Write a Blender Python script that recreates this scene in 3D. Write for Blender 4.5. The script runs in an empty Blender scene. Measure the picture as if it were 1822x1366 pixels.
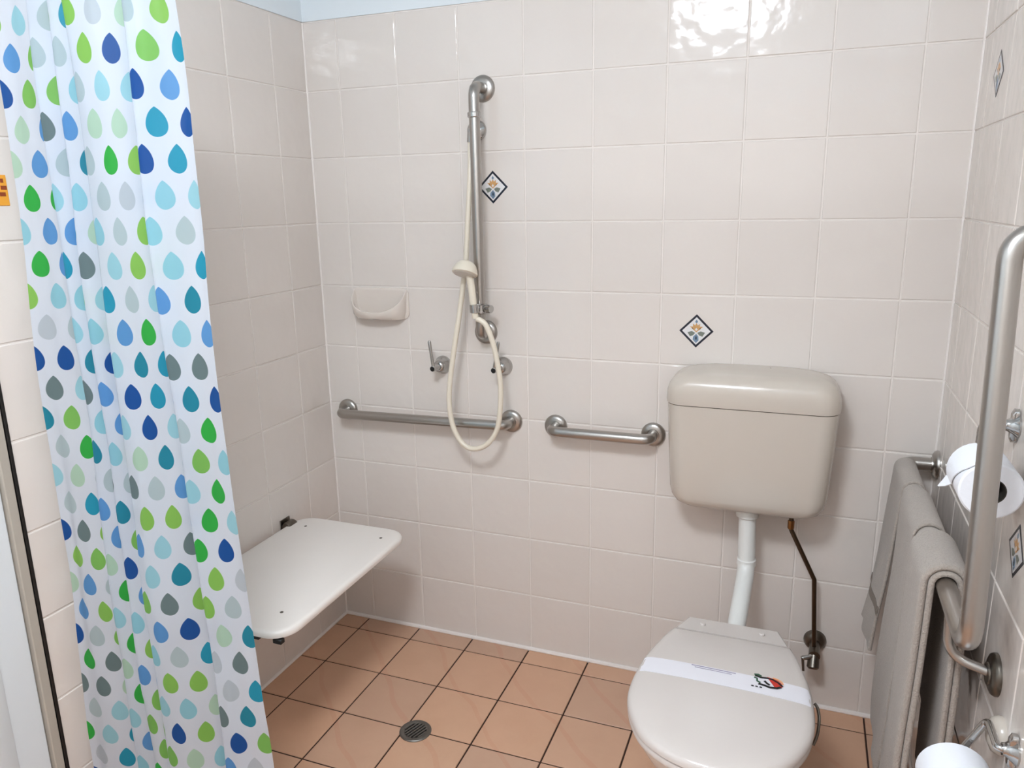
import bpy, bmesh, math, random
from mathutils import Vector, Matrix, noise
random.seed(7)
D = bpy.data
S = bpy.context.scene
C = S.collection

def lin(c):
    f = lambda v: v/12.92 if v <= .04045 else ((v+.055)/1.055)**2.4
    return tuple(f(v/255.) for v in c) + (1.,)

# ------------------------------------------------------------------ camera
cd = D.cameras.new('camera')
cd.sensor_fit = 'HORIZONTAL'; cd.sensor_width = 36.0; cd.lens = 36.0*1356.26/1822.0
cd.clip_start = .02
cam = D.objects.new('camera', cd); C.objects.link(cam); S.camera = cam
yaw, pit, rol = -.3678, -.2374, -.0184
fw = Vector((math.sin(yaw)*math.cos(pit), math.cos(yaw)*math.cos(pit), math.sin(pit)))
r0 = Vector((math.cos(yaw), -math.sin(yaw), 0)); u0 = r0.cross(fw)
rt = r0*math.cos(rol) + u0*math.sin(rol); up = -r0*math.sin(rol) + u0*math.cos(rol)
M = Matrix((rt, up, -fw)).transposed().to_4x4(); M.translation = (.7715, -2.1387, 1.4641)
cam.matrix_world = M

# ------------------------------------------------------------------ world, exposure, main light values
w = D.worlds.new('world'); S.world = w; w.use_nodes = True
w.node_tree.nodes['Background'].inputs[0].default_value = (.8, .86, .95, 1)
w.node_tree.nodes['Background'].inputs[1].default_value = .3
LAMP_POS = (.34, -1.92, 2.335)
LAMP_STRENGTH = 38.0
S.view_settings.view_transform = 'Standard'
S.view_settings.look = 'None'
S.view_settings.exposure = 0.80
S.view_settings.gamma = 1.0
S.view_settings.use_curve_mapping = False

# ------------------------------------------------------------------ room measures (metres)
XL, XR = -.721, 1.1214
YR = -2.78
ZT, ZC = 2.0, 2.4
T = .2

# ------------------------------------------------------------------ materials
MATS = {}
class NT:
    def __init__(s, name):
        s.m = D.materials.new(name); s.m.use_nodes = True; s.t = s.m.node_tree
        s.b = s.t.nodes['Principled BSDF']; s.out = s.t.nodes['Material Output']; MATS[name] = s.m
    def n(s, ty, **kw):
        x = s.t.nodes.new(ty)
        for k, v in kw.items(): setattr(x, k, v)
        return x
    def l(s, a, b): s.t.links.new(a, b)
    def val(s, sock, v):
        if hasattr(v, 'links'): s.l(v, sock)
        else: sock.default_value = v
    def math(s, op, a, b=None, c=None, clamp=False):
        x = s.n('ShaderNodeMath', operation=op, use_clamp=clamp)
        s.val(x.inputs[0], a)
        if b is not None: s.val(x.inputs[1], b)
        if c is not None: s.val(x.inputs[2], c)
        return x.outputs[0]
    def mix(s, f, a, b):
        x = s.n('ShaderNodeMix', data_type='RGBA')
        s.val(x.inputs['Factor'], f); s.val(x.inputs[6], a); s.val(x.inputs[7], b)
        return x.outputs[2]
    def noise(s, vec, scale, detail=2., rough=.5):
        x = s.n('ShaderNodeTexNoise'); x.inputs['Scale'].default_value = scale
        x.inputs['Detail'].default_value = detail; x.inputs['Roughness'].default_value = rough
        s.l(vec, x.inputs['Vector']); return x.outputs['Fac']
    def bump(s, h, strength, dist):
        x = s.n('ShaderNodeBump'); x.inputs['Strength'].default_value = strength; x.inputs['Distance'].default_value = dist
        s.l(h, x.inputs['Height']); s.l(x.outputs['Normal'], s.b.inputs['Normal'])

def plain(name, rgb, rough=.4, metal=0., var=.06, nscale=14., bump=0., bscale=60., bdist=.002, coat=0., spec=.5):
    k = NT(name); k.b.inputs['Roughness'].default_value = rough; k.b.inputs['Metallic'].default_value = metal
    k.b.inputs['Specular IOR Level'].default_value = spec
    k.b.inputs['Coat Weight'].default_value = coat; k.b.inputs['Coat Roughness'].default_value = .08
    tc = k.n('ShaderNodeNewGeometry').outputs['Position']
    c = lin(rgb)
    f = k.noise(tc, nscale, 3)
    lo = tuple(v*(1-var) for v in c[:3]) + (1,); hi = tuple(min(1, v*(1+var)) for v in c[:3]) + (1,)
    k.l(k.mix(f, lo, hi), k.b.inputs['Base Color'])
    if bump: k.bump(k.noise(tc, bscale, 3), bump, bdist)
    return k.m

def wall_tile_mat():
    k = NT('wall_tile'); g = k.n('ShaderNodeNewGeometry').outputs['Position']
    oi = k.n('ShaderNodeObjectInfo').outputs['Random']
    off = k.n('ShaderNodeVectorMath', operation='SCALE'); off.inputs[0].default_value = (7., 3., 5.); k.l(oi, off.inputs['Scale'])
    add = k.n('ShaderNodeVectorMath', operation='ADD'); k.l(g, add.inputs[0]); k.l(off.outputs[0], add.inputs[1])
    p = add.outputs[0]
    a, b = lin((222, 213, 205)), lin((227, 219, 212))
    c = k.mix(k.noise(p, 3., 3), a, b)
    rv = k.math('MULTIPLY_ADD', oi, .024, .985)
    hs = k.n('ShaderNodeHueSaturation'); k.l(c, hs.inputs['Color']); k.l(rv, hs.inputs['Value'])
    k.l(hs.outputs[0], k.b.inputs['Base Color'])
    k.b.inputs['Roughness'].default_value = .09
    k.b.inputs['Specular IOR Level'].default_value = .38
    h = k.math('MULTIPLY_ADD', k.noise(p, 16., 1.5), 1., k.math('MULTIPLY', k.noise(p, 52., 1.), .12))
    k.bump(h, .2, .012)
wall_tile_mat()

def floor_tile_mat():
    k = NT('floor_tile'); g = k.n('ShaderNodeNewGeometry').outputs['Position']
    oi = k.n('ShaderNodeObjectInfo').outputs['Random']
    c = k.mix(k.noise(g, 9., 5, .65), lin((194, 152, 122)), lin((212, 174, 143)))
    c2 = k.mix(k.math('MULTIPLY', k.noise(g, 2.2, 3), .5), c, lin((216, 162, 136)))
    hs = k.n('ShaderNodeHueSaturation'); k.l(c2, hs.inputs['Color']); k.l(k.math('MULTIPLY_ADD', oi, .16, .92), hs.inputs['Value'])
    k.l(k.math('MULTIPLY_ADD', oi, .1, .92), hs.inputs['Saturation'])
    # faint scratch lines
    wv = k.n('ShaderNodeTexWave', wave_type='BANDS', bands_direction='DIAGONAL'); wv.inputs['Scale'].default_value = 2.3
    wv.inputs['Distortion'].default_value = 2.5; wv.inputs['Detail'].default_value = 2; k.l(g, wv.inputs['Vector'])
    ln = k.math('GREATER_THAN', wv.outputs['Fac'], .985)
    k.l(k.mix(k.math('MULTIPLY', ln, .16), hs.outputs[0], lin((196, 120, 92))), k.b.inputs['Base Color'])
    k.b.inputs['Roughness'].default_value = .42
    k.bump(k.noise(g, 45., 4), .12, .004)
floor_tile_mat()

plain('wall_grout', (234, 226, 219), .8, var=.05, bump=.2, bscale=300)
plain('floor_grout', (58, 36, 26), .9, var=.3, nscale=30)
plain('paint_white', (226, 233, 237), .6, var=.01)
plain('ceiling_white', (236, 240, 242), .8, var=.01)
plain('caulk', (238, 230, 224), .4, var=.05, nscale=25)
plain('steel', (176, 172, 167), .28, 1., var=.06, nscale=5)
plain('chrome', (186, 185, 183), .12, 1., var=.03)
plain('dark_steel', (112, 106, 98), .32, 1., var=.15)
plain('cream_ceramic', (224, 213, 203), .12, var=.02, coat=.3)
plain('cistern_cream', (200, 190, 178), .22, var=.02, coat=.2)
plain('lid_cream', (210, 202, 196), .2, var=.02, coat=.2)
plain('white_plastic', (232, 232, 228), .3, var=.02)
plain('shower_cream', (228, 218, 200), .3, var=.02)
plain('bench_white', (238, 231, 224), .35, var=.03, nscale=6)
plain('black', (14, 13, 12), .5)
plain('paper_white', (238, 240, 245), .9, var=.02, bump=.3, bscale=160, bdist=.002)
plain('core_card', (70, 66, 60), .9, var=.2)
plain('strip_paper', (228, 226, 231), .7, var=.02)
plain('ink_red', (196, 52, 40), .7); plain('ink_black', (20, 20, 22), .7); plain('ink_green', (58, 92, 70), .7)
plain('ink_violet', (160, 150, 170), .7); plain('ink_orange_pale', (236, 168, 120), .7)
plain('copper_dull', (92, 78, 64), .35, 1., var=.2, nscale=40)
plain('bronze', (150, 104, 62), .35, 1., var=.15)
plain('door_white', (222, 226, 228), .45, var=.03, nscale=4)
plain('jamb_beige', (176, 168, 156), .5, var=.06)
plain('sticker_orange', (232, 160, 50), .5, var=.06)
plain('sticker_ink', (140, 60, 20), .6)
plain('decor_navy', (34, 38, 50), .25, var=.3, nscale=200)
plain('decor_white', (228, 226, 226), .2, var=.03)
plain('decor_orange', (206, 158, 102), .3, var=.25, nscale=220)
plain('decor_brown', (120, 92, 70), .3, var=.25, nscale=220)
plain('decor_green', (120, 126, 116), .3, var=.3, nscale=220)
plain('decor_blue', (112, 134, 156), .3, var=.3, nscale=220)
plain('drain_steel', (118, 114, 108), .42, .8, var=.15, nscale=60)
plain('diffuser_rim', (236, 236, 234), .4)

def towel_mat():
    k = NT('towel'); g = k.n('ShaderNodeNewGeometry').outputs['Position']
    f = k.noise(g, 260., 3, .7)
    f2 = k.noise(g, 18., 3)
    c = k.mix(f, lin((150, 139, 129)), lin((200, 188, 177)))
    c = k.mix(k.math('MULTIPLY', f2, .35), c, lin((160, 152, 142)))
    k.l(c, k.b.inputs['Base Color']); k.b.inputs['Roughness'].default_value = .95
    k.b.inputs['Sheen Weight'].default_value = .3; k.b.inputs['Specular IOR Level'].default_value = .1
    k.bump(k.math('ADD', f, k.math('MULTIPLY', f2, .6)), .7, .006)
towel_mat()
plain('towel_band', (132, 122, 113), .9, var=.12, nscale=80)

def curtain_mat():
    k = NT('curtain')
    uv = k.n('ShaderNodeUVMap'); uv.uv_map = 'UVMap'
    sp = k.n('ShaderNodeSeparateXYZ'); k.l(uv.outputs[0], sp.inputs[0])
    W, H = .0525, .0605
    v = k.math('DIVIDE', sp.outputs[1], H); row = k.math('FLOOR', v); cv = k.math('FRACT', v)
    uu = k.math('ADD', k.math('DIVIDE', sp.outputs[0], W), k.math('MULTIPLY', k.math('MODULO', row, 2.), .5))
    col = k.math('FLOOR', uu); cu = k.math('FRACT', uu)
    cb = k.n('ShaderNodeCombineXYZ'); k.l(col, cb.inputs[0]); k.l(row, cb.inputs[1]); cb.inputs[2].default_value = 3.3
    wn = k.n('ShaderNodeTexWhiteNoise', noise_dimensions='3D'); k.l(cb.outputs[0], wn.inputs['Vector'])
    ramp = k.n('ShaderNodeValToRGB'); ramp.color_ramp.interpolation = 'CONSTANT'
    cols = [(52, 178, 72), (132, 196, 96), (38, 156, 186), (112, 132, 134), (184, 202, 206), (24, 84, 158), (150, 208, 222), (96, 156, 214), (184, 216, 192), (36, 140, 164), (142, 200, 92), (194, 204, 212), (160, 212, 224), (186, 204, 208)]
    els = ramp.color_ramp.elements
    while len(els) < len(cols): els.new(.5)
    for i, c in enumerate(cols):
        els[i].position = i/len(cols)
        els[i].color = lin(c)
    k.l(wn.outputs['Value'], ramp.inputs[0])
    t = k.math('DIVIDE', k.math('SUBTRACT', cv, .09), .82)
    tc = k.math('MINIMUM', k.math('MAXIMUM', t, 0.), 1.)
    hw = k.math('MULTIPLY', k.math('MULTIPLY', k.math('POWER', tc, .5), k.math('POWER', k.math('SUBTRACT', 1., tc), .8)), .74)
    d = k.math('SUBTRACT', hw, k.math('ABSOLUTE', k.math('SUBTRACT', cu, .5)))
    mask = k.math('MULTIPLY', d, 60., clamp=True)
    base = k.mix(mask, lin((224, 231, 241)), ramp.outputs[0])
    k.l(base, k.b.inputs['Base Color']); k.b.inputs['Roughness'].default_value = .45
    tr = k.n('ShaderNodeBsdfTranslucent'); k.l(base, tr.inputs['Color'])
    mx = k.n('ShaderNodeMixShader'); mx.inputs[0].default_value = .58
    k.l(k.b.outputs[0], mx.inputs[1]); k.l(tr.outputs[0], mx.inputs[2]); k.l(mx.outputs[0], k.out.inputs['Surface'])
curtain_mat()

k = NT('lamp_glow'); k.b.inputs['Base Color'].default_value = (1, 1, 1, 1)
k.b.inputs['Emission Color'].default_value = (.90, .967, 1.045, 1); k.b.inputs['Emission Strength'].default_value = LAMP_STRENGTH

# ------------------------------------------------------------------ mesh helpers
def root_loc(o):
    v = Vector((0, 0, 0))
    while o is not None: v += o.location; o = o.parent
    return v
def obj(name, bm, mat, parent=None, smooth=True, label=None, angle=40):
    me = D.meshes.new(name)
    o0 = root_loc(parent)
    if o0.length: bmesh.ops.translate(bm, verts=bm.verts, vec=-o0)
    bmesh.ops.recalc_face_normals(bm, faces=bm.faces)
    bm.to_mesh(me); bm.free()
    for m in (mat if isinstance(mat, (list, tuple)) else [mat]): me.materials.append(MATS[m])
    if smooth:
        me.polygons.foreach_set('use_smooth', [True]*len(me.polygons))
        me.set_sharp_from_angle(angle=math.radians(angle))
    o = D.objects.new(name, me); C.objects.link(o); o.parent = parent
    if label: o['label'] = label
    return o
def tag(o, label, cat, group=None):
    o['label'] = label; o['category'] = cat
    if group: o['group'] = group
    return o
def thing(name, label, cat, loc, group=None):
    o = D.objects.new(name, None); C.objects.link(o); o.location = loc; o.empty_display_size = .05
    return tag(o, label, cat, group)
def struct(o, label=None, cat=None):
    o['kind'] = 'structure'
    if label: o['label'] = label
    if cat: o['category'] = cat
    return o
def box(lo, hi, bev=0., seg=1, bm=None):
    b = bmesh.new(); bmesh.ops.create_cube(b, size=1)
    for v in b.verts: v.co = Vector([lo[i] + (v.co[i]+.5)*(hi[i]-lo[i]) for i in range(3)])
    if bev: bmesh.ops.bevel(b, geom=list(b.edges), offset=bev, segments=seg, affect='EDGES', profile=.5)
    if bm is None: return b
    merge(bm, b); return bm
def merge(bm, b):
    me = D.meshes.new('tmp'); b.to_mesh(me); b.free(); bm.from_mesh(me); D.meshes.remove(me)
def fillet(pts, r, n=7):
    pts = [Vector(p) for p in pts]; rs = r if isinstance(r, (list, tuple)) else [r]*(len(pts)-2)
    out = [pts[0]]
    for i in range(1, len(pts)-1):
        a, b, c = pts[i-1], pts[i], pts[i+1]
        d1 = (a-b).normalized(); d2 = (c-b).normalized()
        ang = d1.angle(d2)
        if ang > 3.1: out.append(b); continue
        tl = min(rs[i-1]/math.tan(ang/2), .48*(a-b).length, .48*(c-b).length)
        p0 = b + d1*tl; p1 = b + d2*tl
        for j in range(n+1):
            t = j/n; q = (1-t)**2*p0 + 2*t*(1-t)*b + t*t*p1
            out.append(q)
    out.append(pts[-1]); return out
def spline(pts, n=10):
    P = [Vector(p) for p in pts]; out = []
    for i in range(len(P)-1):
        a = P[max(0, i-1)]; b = P[i]; c = P[i+1]; d = P[min(len(P)-1, i+2)]
        for j in range(n):
            t = j/n
            out.append(.5*((2*b) + (-a+c)*t + (2*a-5*b+4*c-d)*t*t + (-a+3*b-3*c+d)*t**3))
    out.append(P[-1]); return out
def tube(path, rad, seg=16, bm=None, cap=True):
    b = bm or bmesh.new(); n = len(path); path = [Vector(p) for p in path]
    R = rad if isinstance(rad, (list, tuple)) else [rad]*n
    t = (path[1]-path[0]).normalized()
    ref = Vector((0, 0, 1)) if abs(t.z) < .9 else Vector((1, 0, 0))
    nx = t.cross(ref).normalized(); rings = []
    for i in range(n):
        tn = ((path[min(n-1, i+1)]-path[i]).normalized() + (path[i]-path[max(0, i-1)]).normalized())
        tn = tn.normalized() if tn.length > 1e-6 else t
        nx = (nx - tn*nx.dot(tn)).normalized(); ny = tn.cross(nx)
        rings.append([b.verts.new(path[i] + R[i]*(math.cos(2*math.pi*j/seg)*nx + math.sin(2*math.pi*j/seg)*ny)) for j in range(seg)])
    for i in range(n-1):
        for j in range(seg):
            b.faces.new((rings[i][j], rings[i][(j+1) % seg], rings[i+1][(j+1) % seg], rings[i+1][j]))
    if cap: b.faces.new(rings[0]); b.faces.new(rings[-1])
    return b
def lathe(prof, origin, axis, seg=28, bm=None, cap=True):
    """prof: (radius, height along axis) pairs"""
    b = bm or bmesh.new(); ax = Vector(axis).normalized(); o = Vector(origin)
    ref = Vector((0, 0, 1)) if abs(ax.z) < .9 else Vector((1, 0, 0))
    nx = ax.cross(ref).normalized(); ny = ax.cross(nx)
    rings = [[b.verts.new(o + ax*h + max(r, 1e-5)*(math.cos(2*math.pi*j/seg)*nx + math.sin(2*math.pi*j/seg)*ny)) for j in range(seg)] for r, h in prof]
    for i in range(len(rings)-1):
        for j in range(seg):
            b.faces.new((rings[i][j], rings[i][(j+1) % seg], rings[i+1][(j+1) % seg], rings[i+1][j]))
    if cap:
        b.faces.new(rings[0]); b.faces.new(rings[-1])
    return b
def loft(rings, bm=None, cap=(True, True), closed=True):
    b = bm or bmesh.new(); V = [[b.verts.new(p) for p in r] for r in rings]; n = len(V[0])
    for i in range(len(V)-1):
        for j in range(n if closed else n-1):
            b.faces.new((V[i][j], V[i][(j+1) % n], V[i+1][(j+1) % n], V[i+1][j]))
    if cap[0]: b.faces.new(V[0])
    if cap[1]: b.faces.new(V[-1])
    return b
def rrect(cx, cy, hx, hy, r, n=6):
    """rounded rectangle outline in 2D"""
    r = min(r, hx*.999, hy*.999); out = []
    for (sx, sy, a0) in ((1, 1, 0), (-1, 1, 90), (-1, -1, 180), (1, -1, 270)):
        for j in range(n+1):
            a = math.radians(a0 + 90*j/n)
            out.append((cx + sx*(hx-r) + r*math.cos(a), cy + sy*(hy-r) + r*math.sin(a)))
    return out

# ------------------------------------------------------------------ structure: walls with individual tiles
RX = Matrix.Rotation(math.pi/2, 4, 'X')
ROT = {'back': RX, 'left': Matrix.Rotation(math.pi/2, 4, 'Z') @ RX, 'right': Matrix.Rotation(-math.pi/2, 4, 'Z') @ RX,
       'floor': Matrix.Identity(4)}
_tile_cache = {}
def tile_mesh(w_, h_, mat, th=.006, bev=.0018, seg=2):
    key = (round(w_, 4), round(h_, 4), mat)
    if key in _tile_cache: return _tile_cache[key]
    b = bmesh.new(); bmesh.ops.create_cube(b, size=1)
    for v in b.verts: v.co = Vector((v.co.x*w_, v.co.y*h_, -th if v.co.z < 0 else 0))
    e = [x for x in b.edges if all(abs(v.co.z) < 1e-6 for v in x.verts)]
    bmesh.ops.bevel(b, geom=e, offset=bev, segments=seg, affect='EDGES', profile=.5)
    me = D.meshes.new('tile'); b.to_mesh(me); b.free(); me.materials.append(MATS[mat])
    _tile_cache[key] = me; return me
def put_tile(parent, me, pos, side, tilt, name='tile'):
    o = D.objects.new(name, me); C.objects.link(o); o.parent = parent
    tl = Matrix.Rotation(random.gauss(0, tilt), 4, 'X') @ Matrix.Rotation(random.gauss(0, tilt), 4, 'Y')
    o.matrix_local = Matrix.Translation(pos) @ ROT[side] @ tl
    return o
GAP = .0042
PROUD = .0022
def spans(a, b, first, step):
    """cut [a,b] at first + k*step"""
    cuts = [a]; x = first
    while x < b - 1e-4:
        if x > a + 1e-4: cuts.append(x)
        x += step
    cuts.append(b); return list(zip(cuts[:-1], cuts[1:]))

wall_back = struct(obj('wall_back', box((XL-.1, 0, -.05), (XR+.1, .1, ZC)), 'wall_grout', smooth=False))
wall_left = struct(obj('wall_left', box((XL-.1, -1.122, -.05), (XL, 0, ZC)), 'wall_grout', smooth=False))
wall_right = struct(obj('wall_right', box((XR, YR, -.05), (XR+.1, 0, ZC)), 'wall_grout', smooth=False))
wall_rear = struct(obj('wall_rear', box((XL-.1, YR-.1, -.05), (XR+.1, YR, ZC)), 'wall_grout', smooth=False))
wall_side = struct(obj('wall_left_entry', box((XL-.1, YR, 2.06), (XL, -1.122, ZC)), 'paint_white', smooth=False))
struct(obj('wall_left_rear', box((XL-.1, YR, -.05), (XL, -2.06, 2.06)), 'paint_white', smooth=False))
ceiling = struct(obj('ceiling', box((XL-.1, YR-.1, ZC), (XR+.1, .1, ZC+.1)), 'ceiling_white', smooth=False))
floor = struct(obj('floor', box((XL-.1, YR-.1, -.1), (XR+.1, .1, -.0025)), 'floor_grout', smooth=False))
obj('painted_band', box((XL, -.004, ZT+.002), (XR, 0, ZC)), 'paint_white', wall_back, smooth=False, label='white painted strip above the tiles')
obj('painted_band', box((XL, -1.122, ZT+.002), (XL+.004, 0, ZC)), 'paint_white', wall_left, smooth=False)
obj('painted_band', box((XR-.004, YR, ZT+.002), (XR, 0, ZC)), 'paint_white', wall_right, smooth=False)
obj('painted_band', box((XL, YR, ZT+.002), (XR, YR+.004, ZC)), 'paint_white', wall_rear, smooth=False)

rows = spans(0.0, ZT, T, T)
TILES = {}
for (x0, x1) in spans(XL, XR, -.6, T):
    for j, (z0, z1) in enumerate(rows):
        me = tile_mesh(x1-x0-GAP, z1-z0-GAP, 'wall_tile')
        TILES['back', round((x0+x1)/2, 2), j] = put_tile(wall_back, me, ((x0+x1)/2, -PROUD, (z0+z1)/2), 'back', .0016)
for (a, b) in spans(0, 1.122, .1616, T):
    for j, (z0, z1) in enumerate(rows):
        put_tile(wall_left, tile_mesh(b-a-GAP, z1-z0-GAP, 'wall_tile'), (XL+PROUD, -(a+b)/2, (z0+z1)/2), 'left', .002)
for (a, b) in spans(0, -YR, .1, T):
    for j, (z0, z1) in enumerate(rows):
        TILES['right', round(-(a+b)/2, 2), j] = put_tile(wall_right, tile_mesh(b-a-GAP, z1-z0-GAP, 'wall_tile'), (XR-PROUD, -(a+b)/2, (z0+z1)/2), 'right', .002)
for (x0, x1) in spans(XL, XR, -.6, T):
    for j, (z0, z1) in enumerate(rows):
        o = put_tile(wall_rear, tile_mesh(x1-x0-GAP, z1-z0-GAP, 'wall_tile'), ((x0+x1)/2, YR+PROUD, (z0+z1)/2), 'back', .001)
        o.matrix_local = Matrix.Translation(((x0+x1)/2, YR+PROUD, (z0+z1)/2)) @ Matrix.Rotation(math.pi, 4, 'Z') @ RX
FT = .2043
for (x0, x1) in spans(XL, XR, -.6197, FT):
    for (a, b) in spans(0, -YR, .0811, FT):
        if x1-x0 < .01 or b-a < .01: continue
        put_tile(floor, tile_mesh(x1-x0-.0048, b-a-.0048, 'floor_tile', bev=.0012, seg=1), ((x0+x1)/2, -(a+b)/2, 0), 'floor', .0007)

# caulk beads along floor edges and corners
def bead(pts, r, name):
    return obj(name, tube(pts, r, 8), 'caulk')
struct(bead([(XL+.003, -.004, .003), (XR-.003, -.004, .003)], .0075, 'trim_1'))
struct(bead([(XL+.004, -.004, .003), (XL+.004, -1.12, .003)], .0055, 'trim_2'))
struct(bead([(XR-.004, -.004, .003), (XR-.004, YR, .003)], .0055, 'trim_3'))
struct(bead([(XL+.002, -.002, .0), (XL+.002, -.002, ZT)], .0042, 'trim_4'))
struct(bead([(XR-.002, -.002, .0), (XR-.002, -.002, ZT)], .0042, 'trim_5'))

# diamond decor inserts: a flat inlay on its tile (sub-part of the wall)
def decor_mesh(s=.0468):
    b = bmesh.new()
    def poly(pts, z, mi):
        top = [b.verts.new((x, y, z)) for x, y in pts]; bot = [b.verts.new((x, y, -.001)) for x, y in pts]
        f = b.faces.new(top); f.material_index = mi; n = len(pts)
        for i in range(n):
            q = b.faces.new((top[i], bot[i], bot[(i+1) % n], top[(i+1) % n])); q.material_index = mi
    dia = lambda k: [(0, -k), (k, 0), (0, k), (-k, 0)]
    poly(dia(s), .0006, 0); poly(dia(s*.83), .0008, 1)
    fan = []
    for a in (150, 132, 118, 104, 90, 76, 62, 48, 30):
        rr = .021 if a in (150, 118, 90, 62, 30) else .014
        fan.append((rr*math.cos(math.radians(a)), .002 + rr*math.sin(math.radians(a))))
    poly([(0, -.004)] + fan[::-1], .0011, 2)
    poly([(-.012, .006), (-.006, .003), (-.011, .0105)], .0013, 3); poly([(.012, .006), (.011, .0105), (.006, .003)], .0013, 3)
    poly([(0, .0), (.004, .004), (0, .009), (-.004, .004)], .0013, 1)
    for sg in (-1, 1):
        pts = [(sg*.003, -.005), (sg*.012, -.0005), (sg*.024, -.004), (sg*.017, -.0155), (sg*.008, -.012)]
        poly(pts if sg > 0 else pts[::-1], .0011, 4)
    poly([(0, -.008), (-.008, -.016), (-.009, -.024), (0, -.034), (.007, -.026), (.006, -.015)], .0012, 5)
    poly([(0, -.012), (-.002, -.02), (0, -.027), (.002, -.02)], .0014, 0)
    poly([(0, .032), (-.004, .026), (0, .021), (.004, .026)], .0011, 5)
    bmesh.ops.recalc_face_normals(b, faces=b.faces)
    me = D.meshes.new('decor_insert'); b.to_mesh(me); b.free()
    for m in ('decor_navy', 'decor_white', 'decor_orange', 'decor_brown', 'decor_green', 'decor_blue'): me.materials.append(MATS[m])
    return me
DM = decor_mesh()
for key, lab in ((('back', -.1, 7), 'navy bordered diamond motif beside the shower rail'), (('back', .5, 5), 'navy bordered diamond motif above the cistern'),
                 (('right', -.2, 8), 'diamond motif high on the right wall'), (('right', -.8, 4), 'diamond motif low on the right wall')):
    o = D.objects.new('decor_insert', DM); C.objects.link(o); o.parent = TILES[key]; o['label'] = lab

# door and jamb left of the curtain
dz = 2.05
d = struct(obj('door_1', box((XL-.045, -2.05, .012), (XL-.006, -1.152, dz-.01), .003, 2), 'door_white', smooth=False))
obj('door_jamb', box((XL-.06, -1.150, .0), (XL+.004, -1.1285, dz), .002, 1), 'jamb_beige', d, smooth=False)
obj('black_strip', box((XL-.05, -1.1275, .0), (XL+.006, -1.1205, dz), .001, 1), 'black', d, smooth=False, label='thin black strip beside the wall tiles')  # upright black strip filling the line between wall tiles and jamb
obj('door_jamb', box((XL-.06, -2.06, .0), (XL+.004, -2.052, dz), .002, 1), 'jamb_beige', d, smooth=False)
for yy in (-1.25, -1.42, -1.6, -1.78, -1.94):
    obj('door_rib', box((XL-.008, yy-.03, .02), (XL-.0035, yy+.03, dz-.02), .002, 2), 'door_white', d)

# ------------------------------------------------------------------ ceiling lamp (gives the light)
lamp = thing('ceiling_light', 'round white ceiling light with glowing diffuser', 'lamp', (LAMP_POS[0], LAMP_POS[1], ZC))
obj('base', lathe([(.05, 0), (.235, 0), (.235, -.03), (.21, -.034)], (LAMP_POS[0], LAMP_POS[1], ZC), (0, 0, 1)), 'diffuser_rim', lamp)
obj('diffuser', lathe([(.208, -.030), (.207, -.06), (.198, -.09), (.172, -.122), (.125, -.146), (.065, -.158), (.0, -.161)], (LAMP_POS[0], LAMP_POS[1], ZC), (0, 0, 1), cap=False), 'lamp_glow', lamp)

# ------------------------------------------------------------------ grab rails
PR = .0155
def flange_bm(origin, axis, r=.036):
    return lathe([(r, 0), (r, .004), (r*.93, .009), (r*.72, .0125), (.019, .0135), (.0185, .016)], origin, axis, 28)
def screws(parent, origin, axis, r=.026):
    pass
def wall_rail(name, label, x0, x1, z0, z1, off, group):
    t = thing(name, label, 'grab rail', ((x0+x1)/2, 0, min(z0, z1)), group)
    obj('bar', tube(fillet([(x0, -.004, z0), (x0, -off, z0), (x1, -off, z1), (x1, -.004, z1)], .032), PR, 20), 'steel', t)
    obj('flange', flange_bm((x0, -PROUD, z0), (0, -1, 0)), 'steel', t)
    obj('flange', flange_bm((x1, -PROUD, z1), (0, -1, 0)), 'steel', t)
    return t
wall_rail('grab_rail', 'long stainless steel horizontal grab rail under the shower taps', -.649, -.055, .781, .7915, .062, 'steel grab rails')
wall_rail('grab_rail', 'short stainless steel horizontal grab rail left of the cistern', .0906, .389, .788, .7895, .062, 'steel grab rails')

# shower riser rail
rr = thing('grab_rail', 'tall vertical stainless steel rail carrying the hand shower', 'grab rail', (-.125, 0, 1.07), 'steel grab rails')
obj('bar', tube(fillet([(-.124, -.004, 1.773), (-.122, -.075, 1.773), (-.1195, -.075, 1.07), (-.133, -.004, 1.07)], .045, 9), PR, 20), 'steel', rr)
obj('flange', flange_bm((-.124, -PROUD, 1.773), (0, -1, 0), .037), 'steel', rr)
obj('flange', flange_bm((-.133, -PROUD, 1.07), (0, -1, 0), .037), 'steel', rr)
obj('collar', lathe([(.0175, 0), (.0195, .002), (.0195, .013), (.0175, .015)], (-.122, -.075, 1.688), (0, 0, 1), 24), 'chrome', rr)

# L shaped rail on the right wall
RXX, RZ = XR-.081, .79
lr = thing('grab_rail', 'l-shaped stainless steel grab rail on the right wall holding towels', 'grab rail', (XR, -.5, RZ), 'steel grab rails')
path = fillet([(XR-.004, -.047, RZ), (RXX, -.047, RZ), (RXX, -.945, RZ), (RXX, -.868, 1.402), (XR-.004, -.862, 1.41)], [.035, .05, .05], 9)
obj('bar', tube(path, .0165, 22), 'steel', lr)
obj('flange', flange_bm((XR-PROUD, -.047, RZ), (-1, 0, 0), .037), 'steel', lr)
obj('flange', flange_bm((XR-PROUD, -.862, 1.41), (-1, 0, 0), .037), 'steel', lr)
obj('support_stem', tube(fillet([(RXX+.004, -.765, RZ-.012), (RXX+.006, -.775, .682), (XR-.004, -.795, .672)], .045, 8), .0085, 14), 'steel', lr)
obj('flange', flange_bm((XR-PROUD, -.795, .672), (-1, 0, 0), .036), 'dark_steel', lr)

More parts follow.
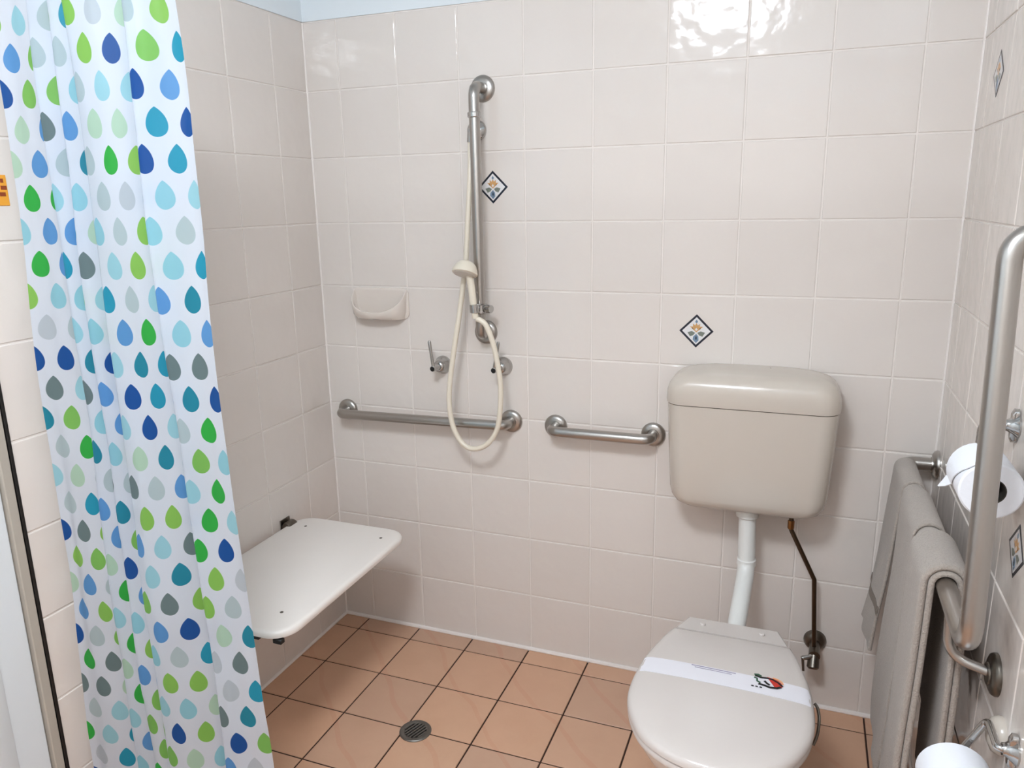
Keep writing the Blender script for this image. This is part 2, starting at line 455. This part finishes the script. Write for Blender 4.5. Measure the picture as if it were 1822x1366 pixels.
# ------------------------------------------------------------------ shower parts
so = thing('shower_outlet', 'round chrome shower outlet on the wall behind the vertical rail', 'shower fitting', (-.146, 0, 1.66))
obj('rosette', lathe([(.03, 0), (.03, .004), (.026, .011), (.014, .016), (.012, .018)], (-.146, -PROUD, 1.66), (0, -1, 0)), 'chrome', so)
obj('elbow', tube(fillet([(-.146, -.015, 1.66), (-.147, -.043, 1.66), (-.15, -.043, 1.625)], .014), .0105, 14), 'chrome', so)

HS = thing('hand_shower', 'cream dome-headed hand shower resting in its chrome slider on the rail', 'hand shower', (-.135, -.12, 1.14))
HA = Vector((-.05, -.42, -.9)).normalized(); hc = Vector((-.1395, -.135, 1.262))
obj('head', lathe([(.013, -.034), (.020, -.032), (.029, -.024), (.035, -.011), (.0375, -.002), (.0375, .002), (.035, .004), (.0, .0045)], hc, HA, 30), 'shower_cream', HS)
obj('spray_face', lathe([(.033, .0041), (.031, .006), (.0, .0062)], hc, HA, 30), 'cistern_cream', HS)
obj('handle', tube(spline([(-.1175, -.118, 1.13), (-.121, -.121, 1.17), (-.127, -.120, 1.225), (-.134, -.121, 1.268), (-.138, -.1255, 1.279)], 5), [.0095]*6+[.0105]*8+[.0115]*6+[.009], 16), 'shower_cream', HS)

SL = thing('shower_slider', 'chrome slider clamp with knob on the vertical shower rail', 'shower fitting', (-.12, -.09, 1.15))
obj('clamp', lathe([(.0165, -.015), (.0215, -.012), (.0215, .012), (.0165, .015)], (-.1195, -.075, 1.152), (0, 0, 1), 24), 'chrome', SL)
obj('holder', lathe([(.0105, -.013), (.0145, -.011), (.0155, .011), (.0115, .013)], (-.1185, -.1185, 1.158), (-.03, 0, 1), 22), 'chrome', SL)
obj('knob', tube([(-.104, -.082, 1.154), (-.094, -.086, 1.154), (-.093, -.0865, 1.154), (-.078, -.092, 1.154)], [.008, .008, .0125, .0115], 16), 'chrome', SL)
obj('knob', tube([(-.134, -.085, 1.152), (-.146, -.092, 1.152)], [.009, .011], 16), 'chrome', SL)

hp = spline([(-.15, -.043, 1.632), (-.146, -.058, 1.56), (-.1455, -.068, 1.505), (-.152, -.076, 1.395), (-.160, -.079, 1.29), (-.169, -.083, 1.225), (-.181, -.09, 1.138), (-.198, -.10, 1.032), (-.213, -.107, .928),
             (-.2165, -.11, .858), (-.205, -.112, .79), (-.177, -.113, .742), (-.139, -.113, .726), (-.094, -.113, .745), (-.062, -.112, .79), (-.050, -.112, .846), (-.046, -.111, .924), (-.053, -.112, .991), (-.066, -.114, 1.058), (-.084, -.117, 1.108), (-.102, -.118, 1.124), (-.114, -.118, 1.127)], 8)
tag(obj('shower_hose', tube(hp, .0080, 12), 'shower_cream'), 'cream flexible shower hose looping in front of the long grab rail', 'hose')

def tap(label, x, z, tip, top):
    t = thing('wall_tap', label, 'tap', (x, 0, z), 'shower taps')
    obj('rosette', lathe([(.029, 0), (.029, .003), (.025, .010), (.021, .020), (.0195, .032), (.015, .038), (.010, .040)], (x, -PROUD, z), (0, -1, 0)), 'chrome', t)
    sp = obj('spindle', tube([(x, -.036, z), (x+tip[0]*.6, -.058, z+.001), (tip[0]+x, -.074, z)], [.011, .0095, .0085], 16), 'chrome', t)
    obj('cap', lathe([(.0085, 0), (.006, .004), (.0, .005)], (x+tip[0], -.073, z), (0, -1, 0), 14), 'black', t, label='black end cap')
    obj('lever', tube([(x+tip[0], -.066, z+.004), (x+tip[0]+top*.6, -.068, z+.05), (x+tip[0]+top, -.070, z+.083), (x+tip[0]+top, -.070, z+.088)], [.0055, .0048, .0056, .004], 14), 'chrome', t)
tap('chrome lever tap left of the hanging shower hose', -.284, .958, (-.004, 0), -.008)
tap('chrome lever tap right of the hanging shower hose', -.0775, .9655, (-.006, 0), .016)

# soap dish
sd = thing('soap_dish', 'cream ceramic soap dish set in the wall tiles', 'soap dish', (-.497, 0, 1.1))
bm = loft([[(x, y, z) for x, z in rrect(-.497, 1.148, .1-i, .0495-i, .02)] for y, i in ((-.001, 0), (-.006, 0), (-.009, .004), (-.0095, .008))])
obj('back_plate', bm, 'cream_ceramic', sd)
def dplan(hx, dep, n=26, p=2.9, y0=-.004):
    o = []
    for i in range(n+1):
        a = math.pi*i/n
        c, s_ = math.cos(a), math.sin(a)
        o.append((-.497 + hx*math.copysign(abs(c)**(2/p), c), y0 - dep*abs(s_)**(2/p)))
    return o
def tray_ring(h, dd, z, rise):
    return [(x, y, z + rise*max(0., 1-(-(y+.004))/dd)**.8) for x, y in dplan(h, dd)]
bm = loft([tray_ring(h, dd, z, r_) for h, dd, z, r_ in
           ((.066, .026, 1.1, 0), (.084, .044, 1.1, 0), (.092, .056, 1.106, .02), (.0965, .062, 1.120, .068), (.096, .0615, 1.1235, .070), (.0925, .058, 1.1245, .0695), (.089, .054, 1.122, .062), (.083, .048, 1.114, .022), (.07, .038, 1.112, .004), (.03, .018, 1.112, 0))])
obj('tray', bm, 'cream_ceramic', sd)

# ------------------------------------------------------------------ toilet
TX = .6625
ci = thing('toilet_cistern', 'cream plastic toilet cistern mounted on the back wall', 'cistern', (TX, 0, .64))
def cis_ring(z, hw, dep, r):
    o = rrect(TX, -dep/2-.003, hw, dep/2, r, 6)
    return [(x, y, z) for x, y in o]
body = []
for k_, (z, hw, dep) in enumerate(((.6365, .12, .10), (.6365, .150, .128), (.640, .171, .145), (.650, .186, .156), (.667, .197, .161), (.69, .2025, .163), (.75, .2055, .165), (.84, .2105, .167), (.927, .2145, .168))):
    body.append(cis_ring(z, hw, dep, .045))
obj('body', loft(body), 'cistern_cream', ci)
lid = []
for (z, hw, dep) in ((.929, .210, .166), (.9295, .2165, .171), (.94, .2175, .172), (.962, .2165, .172), (.980, .2115, .170), (.993, .203, .165), (1.003, .189, .156), (1.009, .168, .140), (1.012, .14, .115), (1.013, .09, .07)):
    lid.append(cis_ring(z, hw, dep, .048))
obj('lid', loft(lid), 'cistern_cream', ci)
obj('screw', lathe([(.003, 0), (.003, .002), (0, .003)], (TX+.04, -.03, 1.0108), (0, 0, 1), 10), 'black', ci)

fp = thing('flush_pipe', 'white plastic flush pipe from cistern down to toilet pan', 'pipe', (TX, -.09, .4))
obj('pipe', tube(fillet([(.668, -.09, .628), (.6735, -.09, .447), (.665, -.285, .362)], .07, 9), .0232, 20), 'white_plastic', fp)
obj('nut', lathe([(.0265, 0), (.031, .003), (.031, .022), (.027, .026)], (.668, -.09, .606), (0, 0, 1), 12), 'white_plastic', fp)
obj('joint_ring', lathe([(.0235, 0), (.0262, .003), (.0262, .02), (.0235, .023)], (.6725, -.09, .46), (0, 0, 1), 20), 'white_plastic', fp)

# supply pipe with stop valve
spip = thing('supply_pipe', 'thin dark metal water pipe with stop valve right of the toilet', 'pipe', (.86, -.05, .2))
obj('pipe', tube(fillet([(.781, -.072, .628), (.783, -.070, .575), (.852, -.060, .432), (.866, -.05, .222)], [.02, .02], 4), .0062, 12), 'copper_dull', spip)
obj('nut', lathe([(.008, 0), (.0088, .002), (.0088, .022), (.008, .024)], (.782, -.071, .578), (0, 0, 1), 8), 'bronze', spip)
obj('rosette', lathe([(.031, 0), (.031, .003), (.026, .013), (.016, .02)], (.869, -PROUD, .216), (0, -1, 0), 26), 'dark_steel', spip)
obj('valve_body', tube([(.869, -.01, .214), (.868, -.075, .207)], [.014, .0155], 16), 'dark_steel', spip)
obj('valve_head', tube([(.868, -.058, .21), (.866, -.082, .176), (.866, -.084, .172)], [.015, .0165, .012], 16), 'dark_steel', spip)
hd = obj('handle', tube([(.862, -.074, .204), (.839, -.082, .2), (.836, -.084, .199)], [.006, .007, .006], 12), 'chrome', spip)
obj('handle_tip', tube([(.838, -.083, .2), (.842, -.09, .165)], [.004, .0035], 10), 'dark_steel', hd)

# pan, seat and lid
to = thing('toilet_pan', 'cream toilet pan with closed lid and paper band', 'toilet', (TX, -.6, 0))
HWID = [(-.352, .108), (-.40, .131), (-.47, .157), (-.56, .180), (-.65, .1895), (-.72, .186), (-.78, .166), (-.83, .133), (-.862, .088), (-.879, .042), (-.884, 0)]
def hwf(y):
    for (a, ha), (b, hb) in zip(HWID[:-1], HWID[1:]):
        if b <= y <= a: return ha + (hb-ha)*(a-y)/(a-b)
    return 0
def smooth_outline(yb, cx=TX, n=9):
    pts = [(h, y) for y, h in HWID if y < yb - 1e-6]
    pts = [(hwf(yb), yb)] + pts
    sp_ = spline([(h, y, 0) for h, y in pts], n)
    r_ = [(cx+q.x, q.y) for q in sp_]
    l_ = [(cx-q.x, q.y) for q in sp_][::-1][1:]
    return r_ + l_
OUT = smooth_outline(-.352)
def scaled(out, s_, z, cy=-.60, dy=0.):
    return [(TX+(x-TX)*s_, cy+(y-cy)*s_+dy, z) for x, y in out]
def inset(out, d_, z, cy=-.60):
    res = []
    for x, y in out:
        v = Vector((x-TX, y-cy)); L = v.length
        v = v*((L-d_)/L); res.append((TX+v.x, cy+v.y, z))
    return res
bowl = [scaled(OUT, .50, .0), scaled(OUT, .52, .004), scaled(OUT, .50, .08, dy=-.0), scaled(OUT, .54, .17), scaled(OUT, .68, .26), scaled(OUT, .84, .33), scaled(OUT, .925, .368), scaled(OUT, .93, .388), scaled(OUT, .915, .394)]
obj('bowl', loft(bowl), 'cream_ceramic', to)
obj('outlet_foot', loft([[(x, y, z) for x, y in rrect(TX, -.40, hw, .13, .05)] for z, hw in ((.0, .09), (.004, .095), (.10, .085), (.2, .09), (.27, .095), (.33, .09))]), 'cream_ceramic', to)
OS = smooth_outline(-.405)
seat = [inset(OS, .006, .3945), inset(OS, .002, .396), inset(OS, .001, .404), inset(OS, .004, .409)]
obj('seat', loft(seat), 'lid_cream', to)
OL = smooth_outline(-.418)
lidr = [inset(OL, .004, .410), inset(OL, .0, .413), inset(OL, .0, .419), inset(OL, .003, .4255), inset(OL, .009, .430), inset(OL, .02, .4325), inset(OL, .05, .4345), inset(OL, .10, .436), inset(OL, .14, .4365)]
obj('lid', loft(lidr), 'lid_cream', to)
hb = loft([[(TX-a, -.354-o_, z), (TX+a, -.354-o_, z), (TX+a+.024, -.4165, z), (TX-a-.024, -.4165, z)] for a, o_, z in ((.106, 0, .394), (.108, 0, .396), (.108, 0, .424), (.104, .004, .4275))])
obj('hinge_cover', hb, 'lid_cream', to, smooth=False)
for sx in (-1, 1):
    obj('hinge_pin', lathe([(.007, 0), (.007, .004), (.005, .006)], (TX+sx*.07, -.385, .427), (0, 0, 1), 14), 'lid_cream', to)

# paper band across the lid, resting on it, with printed emblem
pb = thing('paper_band', 'white printed paper band laid across the closed toilet lid', 'paper band', (TX, -.605, .437))
def lid_z(x, y):
    e = hwf(y) - abs(x-TX)
    tb = [(-1, .410), (0, .419), (.003, .4255), (.009, .430), (.02, .4325), (.05, .4345), (.10, .436), (.14, .4365), (1, .4365)]
    for (a, za), (b, zb) in zip(tb[:-1], tb[1:]):
        if a <= e <= b: return za + (zb-za)*(e-a)/(b-a)
    return .41
bm = bmesh.new(); n = 60; rs = []
for i in range(n+1):
    x = .4845 + (.8435-.4845)*i/n
    y0 = -.572 - .006*(i/n); y1 = y0 - .058
    row_ = []
    for y in (y0, y0-.02, y0-.04, y1):
        row_.append((x, y, lid_z(x, y)+.0012))
    rs.append(row_)
top_ = rs; bot_ = [[(x, y, z-.0008) for x, y, z in r_] for r_ in rs]
bm = loft([r_ + b_[::-1] for r_, b_ in zip(top_, bot_)])
band = obj('band', bm, 'strip_paper', pb)
def flat(pts, z, mat, name, par):
    b = bmesh.new(); t_ = [b.verts.new((x, y, z)) for x, y in pts]; q_ = [b.verts.new((x, y, z-.0006)) for x, y in pts]
    b.faces.new(t_); b.faces.new(q_[::-1]); m_ = len(pts)
    for i in range(m_): b.faces.new((t_[i], q_[i], q_[(i+1) % m_], t_[(i+1) % m_]))
    return obj(name, b, mat, par, smooth=False)
EX, EY, EZ = .757, -.590, .4378
def ez(x, y): return lid_z(x, y)+.0022
def ell(cx, cy, a, b, a0, a1, rot=0, n=12):
    o = []
    for i in range(n+1):
        t_ = math.radians(a0+(a1-a0)*i/n); x, y = a*math.cos(t_), b*math.sin(t_)
        o.append((cx+x*math.cos(rot)-y*math.sin(rot), cy+x*math.sin(rot)+y*math.cos(rot)))
    return o
def stroke(p, wd):
    P_ = [Vector(q) for q in p]; L, R_ = [], []
    for i, q in enumerate(P_):
        t_ = (P_[min(len(P_)-1, i+1)] - P_[max(0, i-1)]).normalized(); nn = Vector((-t_.y, t_.x))*wd*.5
        L.append(q+nn); R_.append(q-nn)
    return [tuple(v) for v in L] + [tuple(v) for v in R_[::-1]]
Ez = ez(EX, EY)
em = flat(ell(EX+.004, EY+.001, .026, .0165, -50, 120, -.35), Ez+.0002, 'ink_red', 'emblem', band)
flat(ell(EX+.010, EY+.004, .022, .0175, 20, 110, -.35)+ell(EX+.010, EY+.004, .019, .013, 20, 110, -.35)[::-1], Ez, 'ink_orange_pale', 'emblem_halo', band)
flat(stroke([(EX-.028, EY+.017), (EX-.016, EY+.013), (EX-.004, EY+.015), (EX+.008, EY+.013), (EX+.020, EY+.005), (EX+.029, EY-.006)], .0048), Ez+.0004, 'ink_black', 'emblem_stroke', band)
flat(stroke([(EX-.020, EY-.011), (EX-.008, EY-.013), (EX+.004, EY-.017), (EX+.018, EY-.015), (EX+.026, EY-.009)], .0058), Ez+.0004, 'ink_black', 'emblem_stroke', band)
flat(stroke([(EX-.030, EY+.020), (EX-.022, EY+.022), (EX-.016, EY+.017)], .0065), Ez+.0004, 'ink_green', 'emblem_leaf', band)
flat(stroke([(EX-.030, EY+.010), (EX-.024, EY+.008), (EX-.023, EY-.002), (EX-.016, EY-.006)], .0044), Ez+.0004, 'ink_green', 'emblem_stroke', band)
flat(stroke([(EX-.008, EY+.003), (EX-.003, EY-.004), (EX+.003, EY-.009)], .0048), Ez+.0004, 'ink_black', 'emblem_stroke', band)
for i in range(3):
    flat(stroke([(EX-.034+i*.0085, EY-.0225), (EX-.029+i*.0085, EY-.0235)], .0032), ez(EX-.03, EY-.023)+.0002, 'ink_black', 'print_mark', band)
flat(stroke([(.592, -.5785), (.64, -.5795), (.688, -.581)], .0022), ez(.64, -.58), 'ink_violet', 'print_line', band)
flat(stroke([(.60, -.585), (.645, -.586), (.68, -.587)], .0014), ez(.64, -.586), 'ink_violet', 'print_line', band)
tl = tube(spline([(.8515, -.600, .416), (.858, -.606, .41), (.862, -.622, .395), (.860, -.640, .372), (.853, -.650, .352)], 6), .0032, 8)
obj('curled_end', tl, 'dark_steel', pb, label='thin dark curl hanging at the lid edge')

# ------------------------------------------------------------------ shower bench
be = thing('fold_down_bench', 'white fold-down shower seat on the left wall', 'bench', (XL, -.53, .44))
bx0, bx1, by0, by1 = -.703, -.312, -.842, -.228
def brr(i, z): return [(x, y, z) for x, y in rrect((bx0+bx1)/2, (by0+by1)/2, (bx1-bx0)/2-i, (by1-by0)/2-i, .062-i*.5, 8)]
obj('panel', loft([brr(.006, .458), brr(.001, .461), brr(0, .466), brr(0, .472), brr(.002, .4765), brr(.006, .479), brr(.012, .4797)]), 'bench_white', be)
for (x, y) in ((-.37, -.30), (-.385, -.755), (-.64, -.30), (-.64, -.755)):
    obj('screw', lathe([(.0045, 0), (.0045, .0008), (.002, .001)], (x, y, .4795), (0, 0, 1), 12), 'dark_steel', be)
for y in (-.30, -.765):
    obj('bracket', tube(fillet([(XL+.006, y, .447), (-.36, y, .447)], .02), .010, 12), 'dark_steel', be)
    obj('bracket_strut', tube([(XL+.006, y, .30), (-.50, y, .442)], .007, 10), 'dark_steel', be)
    obj('hinge', lathe([(.017, -.02), (.019, -.017), (.019, .017), (.017, .02)], (XL+.021, y+.0, .470), (0, 1, 0), 18), 'dark_steel', be)
    obj('hinge_plate', box((XL+.001, y-.024, .28), (XL+.005, y+.024, .495), .001), 'dark_steel', be)
for (x0_, x1_) in ((-.415, -.395), (-.355, -.33)):
    obj('rubber_foot', box((x0_, by1-.612+.006, .446), (x1_, by1-.59, .4585), .002), 'black', be)

# ------------------------------------------------------------------ floor drain
dr = thing('floor_drain', 'round metal floor drain grate in the tiled floor', 'drain', (-.176, -.4935, 0))
bm = lathe([(.031, .0), (.031, .003), (.033, .0042), (.043, .0042), (.0455, .002), (.0455, -.001)], (-.176, -.4935, 0), (0, 0, 1), 36, cap=False)
obj('rim', bm, 'drain_steel', dr)
obj('well', lathe([(.0, .0008), (.0312, .0008), (.0312, .0012), (.0, .0012)], (-.176, -.4935, 0), (0, 0, 1), 36, cap=False), 'black', dr)
for i in range(-3, 4):
    o_ = i*.0092; hl = math.sqrt(max(.0315**2-o_**2, 0))
    dv = Vector((.36, .93, 0)).normalized(); nv = Vector((dv.y, -dv.x, 0)); c0 = Vector((-.176, -.4935, .0026))+nv*o_
    obj('slat', tube([c0-dv*hl, c0+dv*hl], .0028, 8), 'drain_steel', dr)

# ------------------------------------------------------------------ towels over the L rail
def towel(label, y0, y1, th, zf, zb, xf, xb, seed, skew=0., group='grey towels on the rail', bands=(), ri=.0175, parent=None):
    """thick cloth draped over the rail; profile in x/z swept along y, gently wrinkled"""
    cx = RXX; rng = random.Random(seed)
    def prof(off):
        r_ = ri + off; o = []
        nf = 26
        for i in range(nf):                                # front drop, bottom to top
            t_ = i/nf; z = zf + (RZ-zf)*t_
            o.append((cx - r_ - (xf)*(1-t_)**1.3, z, 1-t_))
        for i in range(13):
            a = math.pi - math.pi*i/12
            o.append((cx + r_*math.cos(a), RZ + r_*math.sin(a), 0))
        nb = 16
        for i in range(1, nb+1):
            t_ = i/nb; z = RZ - (RZ-zb)*t_
            o.append((cx + r_ + xb*t_, z, t_*.4))
        return o
    po, pi_ = prof(th), prof(0)
    L = abs(y1-y0); re_ = th*.55; ys = []
    for i in range(6): a_ = math.pi/2*i/5; ys.append((re_*(1-math.cos(a_)), math.sin(a_)))
    mid = [(re_ + (L-2*re_)*i/20, 1.) for i in range(1, 20)]
    ys = ys + mid + [(L-d_, f_) for d_, f_ in ys[::-1]]
    sg = 1 if y1 > y0 else -1; ny = 22; rings = []
    def wob(y, z, fl):
        return noise.noise(Vector((y*9+seed*3.1, z*3.2, seed)))*.014*fl + math.sin(y*42+seed+z*2.5)*.0045*fl
    for d_, tf in ys:
        y = y0 + sg*d_; ring = []; tf = max(tf, .12)
        for side, a_, b_ in ((1, po, pi_), (0, pi_[::-1], po[::-1])):
            for (xo, zo, fl), (xi, zi, _f) in zip(a_, b_):
                m_ = .5+.5*tf; x = xi+(xo-xi)*0; 
                x = xo*m_ + xi*(1-m_); z = zo*m_ + zi*(1-m_)
                nz = wob(y, z, fl); front = x < cx
                ring.append((x - abs(nz) if front else x + nz*.25, y + skew*fl*(1 if front else 0), z))
        rings.append(ring)
    o = obj('folded_layer' if parent else 'towel', loft(rings), 'towel', parent, True, angle=75)
    if not parent: tag(o, label, 'towel', group)
    for (z0_, z1_) in bands:
        b = bmesh.new(); rr_ = []
        for k_ in range(ny+1):
            s_ = k_/ny; y = y0 + .004 + (y1-y0-.008)*s_
            row_ = []
            for z in (z0_, z1_):
                t_ = (z-zf)/(RZ-zf); fl = 1-t_
                nz = wob(y, z, fl)
                x = cx-ri-th-xf*fl**1.3-abs(nz)-.0012
                row_.append((x, y+skew*fl, z))
            rr_.append(row_ + [(row_[1][0]+.003, row_[1][1], row_[1][2]), (row_[0][0]+.003, row_[0][1], row_[0][2])])
        obj('woven_band', loft(rr_), 'towel_band', o)
    return o
towel('grey towel hung farthest along the rail, nearest the back corner', -.085, -.268, .0085, .36, .45, .034, .004, 1, .01, bands=((.465, .485),))
tb = towel('grey towel in the middle of the three on the rail', -.274, -.528, .0065, .20, .42, .016, .004, 2)
towel('', -.318, -.526, .0072, .23, .44, .016, .004, 2, ri=.0242, parent=tb)
tc = towel('grey towel hung nearest the upright of the rail', -.534, -.737, .011, .05, .30, .012, .0, 5)
towel('', -.572, -.735, .0125, .06, .32, .012, .0, 5, ri=.0288, parent=tc)

# ------------------------------------------------------------------ toilet rolls and holders
def roll(label, x, y0, y1, z, R_, rc, tail=False):
    t = thing('toilet_roll', label, 'toilet roll', (x, (y0+y1)/2, z-R_), 'toilet rolls')
    b = lathe([(rc, 0), (R_-.003, 0), (R_, .003), (R_, y1-y0-.003), (R_-.003, y1-y0), (rc, y1-y0)], (x, y0, z), (0, 1, 0), 44, cap=False)
    obj('paper', b, 'paper_white', t)
    obj('core', lathe([(rc+.0004, .0005), (rc+.0004, y1-y0-.0005), (rc-.0015, y1-y0-.0005), (rc-.0015, .0005), (rc+.0004, .0005)], (x, y0, z), (0, 1, 0), 36, cap=False), 'core_card', t)
    return t
def holder(label, y, z, path, r_=.006):
    t = thing('roll_holder', label, 'roll holder', (XR, y, z), 'chrome roll holders')
    obj('rosette', lathe([(.021, 0), (.021, .003), (.016, .008), (.010, .016), (.0095, .02)], (XR-PROUD, y, z), (-1, 0, 0), 24), 'chrome', t)
    obj('wing', loft([[(XR-PROUD-dx, y+yy*s_, z+zz*s_) for yy, zz in rrect(0, 0, .008, .029, .0079, 5)] for dx, s_ in ((.002, 1), (.009, 1), (.012, .8))]), 'chrome', t)
    obj('arm', tube(fillet(path, .014, 6), r_, 14), 'chrome', t)
    return t
ur = roll('white toilet roll behind the upright rail with folded paper end', 1.066, -.835, -.733, 1.009, .0460, .0205)
# folded triangular tail
bm = bmesh.new()
tp = []
for i in range(9):
    a = math.radians(100 + 95*i/8)
    tp.append((1.066 + .0477*math.cos(a), 1.009 + .0477*math.sin(a)))
rows_ = []
for i, (x, z) in enumerate(tp):
    s_ = i/8; cut = max(0, s_-.35)/.65
    rows_.append([(x, -.833+.05*cut, z), (x, -.735-.004*cut, z)])
xt, zt = tp[-1]
rows_.append([(xt-.006, -.768, zt-.010), (xt-.006, -.741, zt-.010)])
rows_.append([(xt-.012, -.747, zt-.019), (xt-.012, -.743, zt-.019)])
rb = [[(x-.0012, y, z+.0008) for x, y, z in r_] for r_ in rows_]
obj('folded_tail', loft([r_+q_[::-1] for r_, q_ in zip(rows_, rb)]), 'paper_white', ur)
holder('chrome roll holder bracket above the toilet roll beside the upright rail', -.712, 1.085, [(XR-.012, -.712, 1.085), (1.066, -.712, 1.085), (1.066, -.712, 1.009), (1.066, -.846, 1.009)])
roll('white toilet roll low at the bottom right corner near the towels', 1.050, -1.0, -.9, .547, .054, .021)
lh = holder('chrome roll holder bracket low on the right wall beside the lower toilet roll', -.95, .641, [(XR-.012, -.95, .641), (XR-.028, -.95, .641), (XR-.028, -.882, .641), (1.05, -.882, .547), (1.05, -1.008, .547)])
obj('cream_cap', lathe([(.031, 0), (.031, .006), (.026, .016), (.013, .022), (.0, .023)], (XR-PROUD, -.872, .610), (-1, 0, 0), 26), 'cistern_cream', lh, label='cream rounded wall cap')

# ------------------------------------------------------------------ sticker on the left wall
st = thing('wall_sticker', 'orange notice plate on the tiles left of the shower curtain', 'sign', (XL, -1.075, 1.47))
obj('plate', box((XL+PROUD, -1.118, 1.470), (XL+PROUD+.0015, -1.036, 1.529), .0006), 'sticker_orange', st, smooth=False)
for z_, segs in ((1.518, ((-1.046, .006), (-1.058, .008), (-1.072, .006), (-1.09, .009))), (1.5045, ((-1.044, .012), (-1.06, .008), (-1.074, .01), (-1.092, .012))), (1.492, ((-1.048, .012), (-1.066, .010), (-1.084, .012)))):
    for (y_, wd) in segs:
        obj('print_mark', box((XL+PROUD+.001, y_-wd/2, z_-.0038), (XL+PROUD+.002, y_+wd/2, z_+.0038)), 'sticker_ink', st, smooth=False)

# ------------------------------------------------------------------ shower curtain on its rod
RODZ, CY = 1.9, -1.1
rod = thing('curtain_rod', 'straight white curtain rod spanning the shower above the curtain', 'curtain rod', (XL, CY, RODZ))
obj('rod', tube([(XL+.006, CY, RODZ), (XR-.006, CY, RODZ)], .0095, 16), 'white_plastic', rod)
obj('end_flange', lathe([(.024, 0), (.024, .005), (.012, .012)], (XL+.004, CY, RODZ), (1, 0, 0)), 'white_plastic', rod)
obj('end_flange', lathe([(.024, 0), (.024, .005), (.012, .012)], (XR-.004, CY, RODZ), (-1, 0, 0)), 'white_plastic', rod)

def curtain():
    # plan outline of the folds: panels that face the room (y grows with x) joined by short returns
    P_ = [(-.668, -1.118), (-.655, -1.110), (-.62, -1.108), (-.575, -1.098), (-.545, -1.074), (-.538, -1.062), (-.548, -1.066), (-.552, -1.092),
          (-.542, -1.118), (-.522, -1.116), (-.494, -1.086), (-.486, -1.068), (-.494, -1.064), (-.500, -1.088),
          (-.488, -1.122), (-.468, -1.116), (-.438, -1.072), (-.430, -1.052), (-.438, -1.050), (-.446, -1.082),
          (-.434, -1.124), (-.412, -1.128), (-.36, -1.112), (-.316, -1.088), (-.290, -1.060), (-.282, -1.046), (-.292, -1.046), (-.300, -1.074),
          (-.286, -1.106), (-.262, -1.104), (-.226, -1.086), (-.196, -1.070), (-.178, -1.064)]
    base = spline([(x, y, 0) for x, y in P_], 6)
    s_ = [0]
    for a, b in zip(base[:-1], base[1:]): s_.append(s_[-1]+(b-a).length)
    b = bmesh.new(); uvl = b.loops.layers.uv.new('UVMap')
    nz = 70; z0, z1 = .06, RODZ-.028; g = []
    for k_ in range(nz+1):
        z = z0 + (z1-z0)*k_/nz; row_ = []
        t_ = max(0, min(1, (z-.25)/1.55))
        xa = -.655 + .066*t_; xb = -.180 - .054*t_            # left / right edge, narrower at the top
        if z > 1.8: xa += (z-1.8)*.04; xb -= (z-1.8)*.04
        for q in base:
            f_ = (q.x+.668)/(.668-.178)
            x = xa + (xb-xa)*f_
            amp = .72 + .28*math.sin(f_*9+1) + .12*math.sin(z*4.3+f_*7)
            y = CY + (q.y-CY+.012)*amp*(.95+.5*t_)
            x += .006*noise.noise(Vector((f_*6, z*1.9, 2.2))); y += .012*noise.noise(Vector((f_*5, z*2.1, 9.2))) + .005*noise.noise(Vector((f_*17, z*5, 4.2)))
            row_.append(b.verts.new((x, y, z)))
        g.append(row_)
    s_ = [0]
    for a_, b_ in zip(g[30][:-1], g[30][1:]): s_.append(s_[-1]+(b_.co-a_.co).length)
    for k_ in range(nz):
        for i in range(len(base)-1):
            f = b.faces.new((g[k_][i], g[k_][i+1], g[k_+1][i+1], g[k_+1][i]))
            zs = [z0+(z1-z0)*k_/nz, z0+(z1-z0)*(k_+1)/nz]
            for lp, uvv in zip(f.loops, ((s_[i], zs[0]), (s_[i+1], zs[0]), (s_[i+1], zs[1]), (s_[i], zs[1]))):
                lp[uvl].uv = uvv
    t = thing('shower_curtain', 'white shower curtain printed with blue, green and grey drops', 'shower curtain', (-.42, CY, z0))
    obj('cloth', b, 'curtain', t, angle=180)
    for i in range(8):
        x = -.58 + .05*i
        bb = bmesh.new(); ring = [(x, CY + .017*math.cos(2*math.pi*j/16), RODZ-.008 + .021*math.sin(2*math.pi*j/16)) for j in range(17)]
        obj('ring', tube(ring, .0018, 8, cap=False), 'white_plastic', t)
curtain()
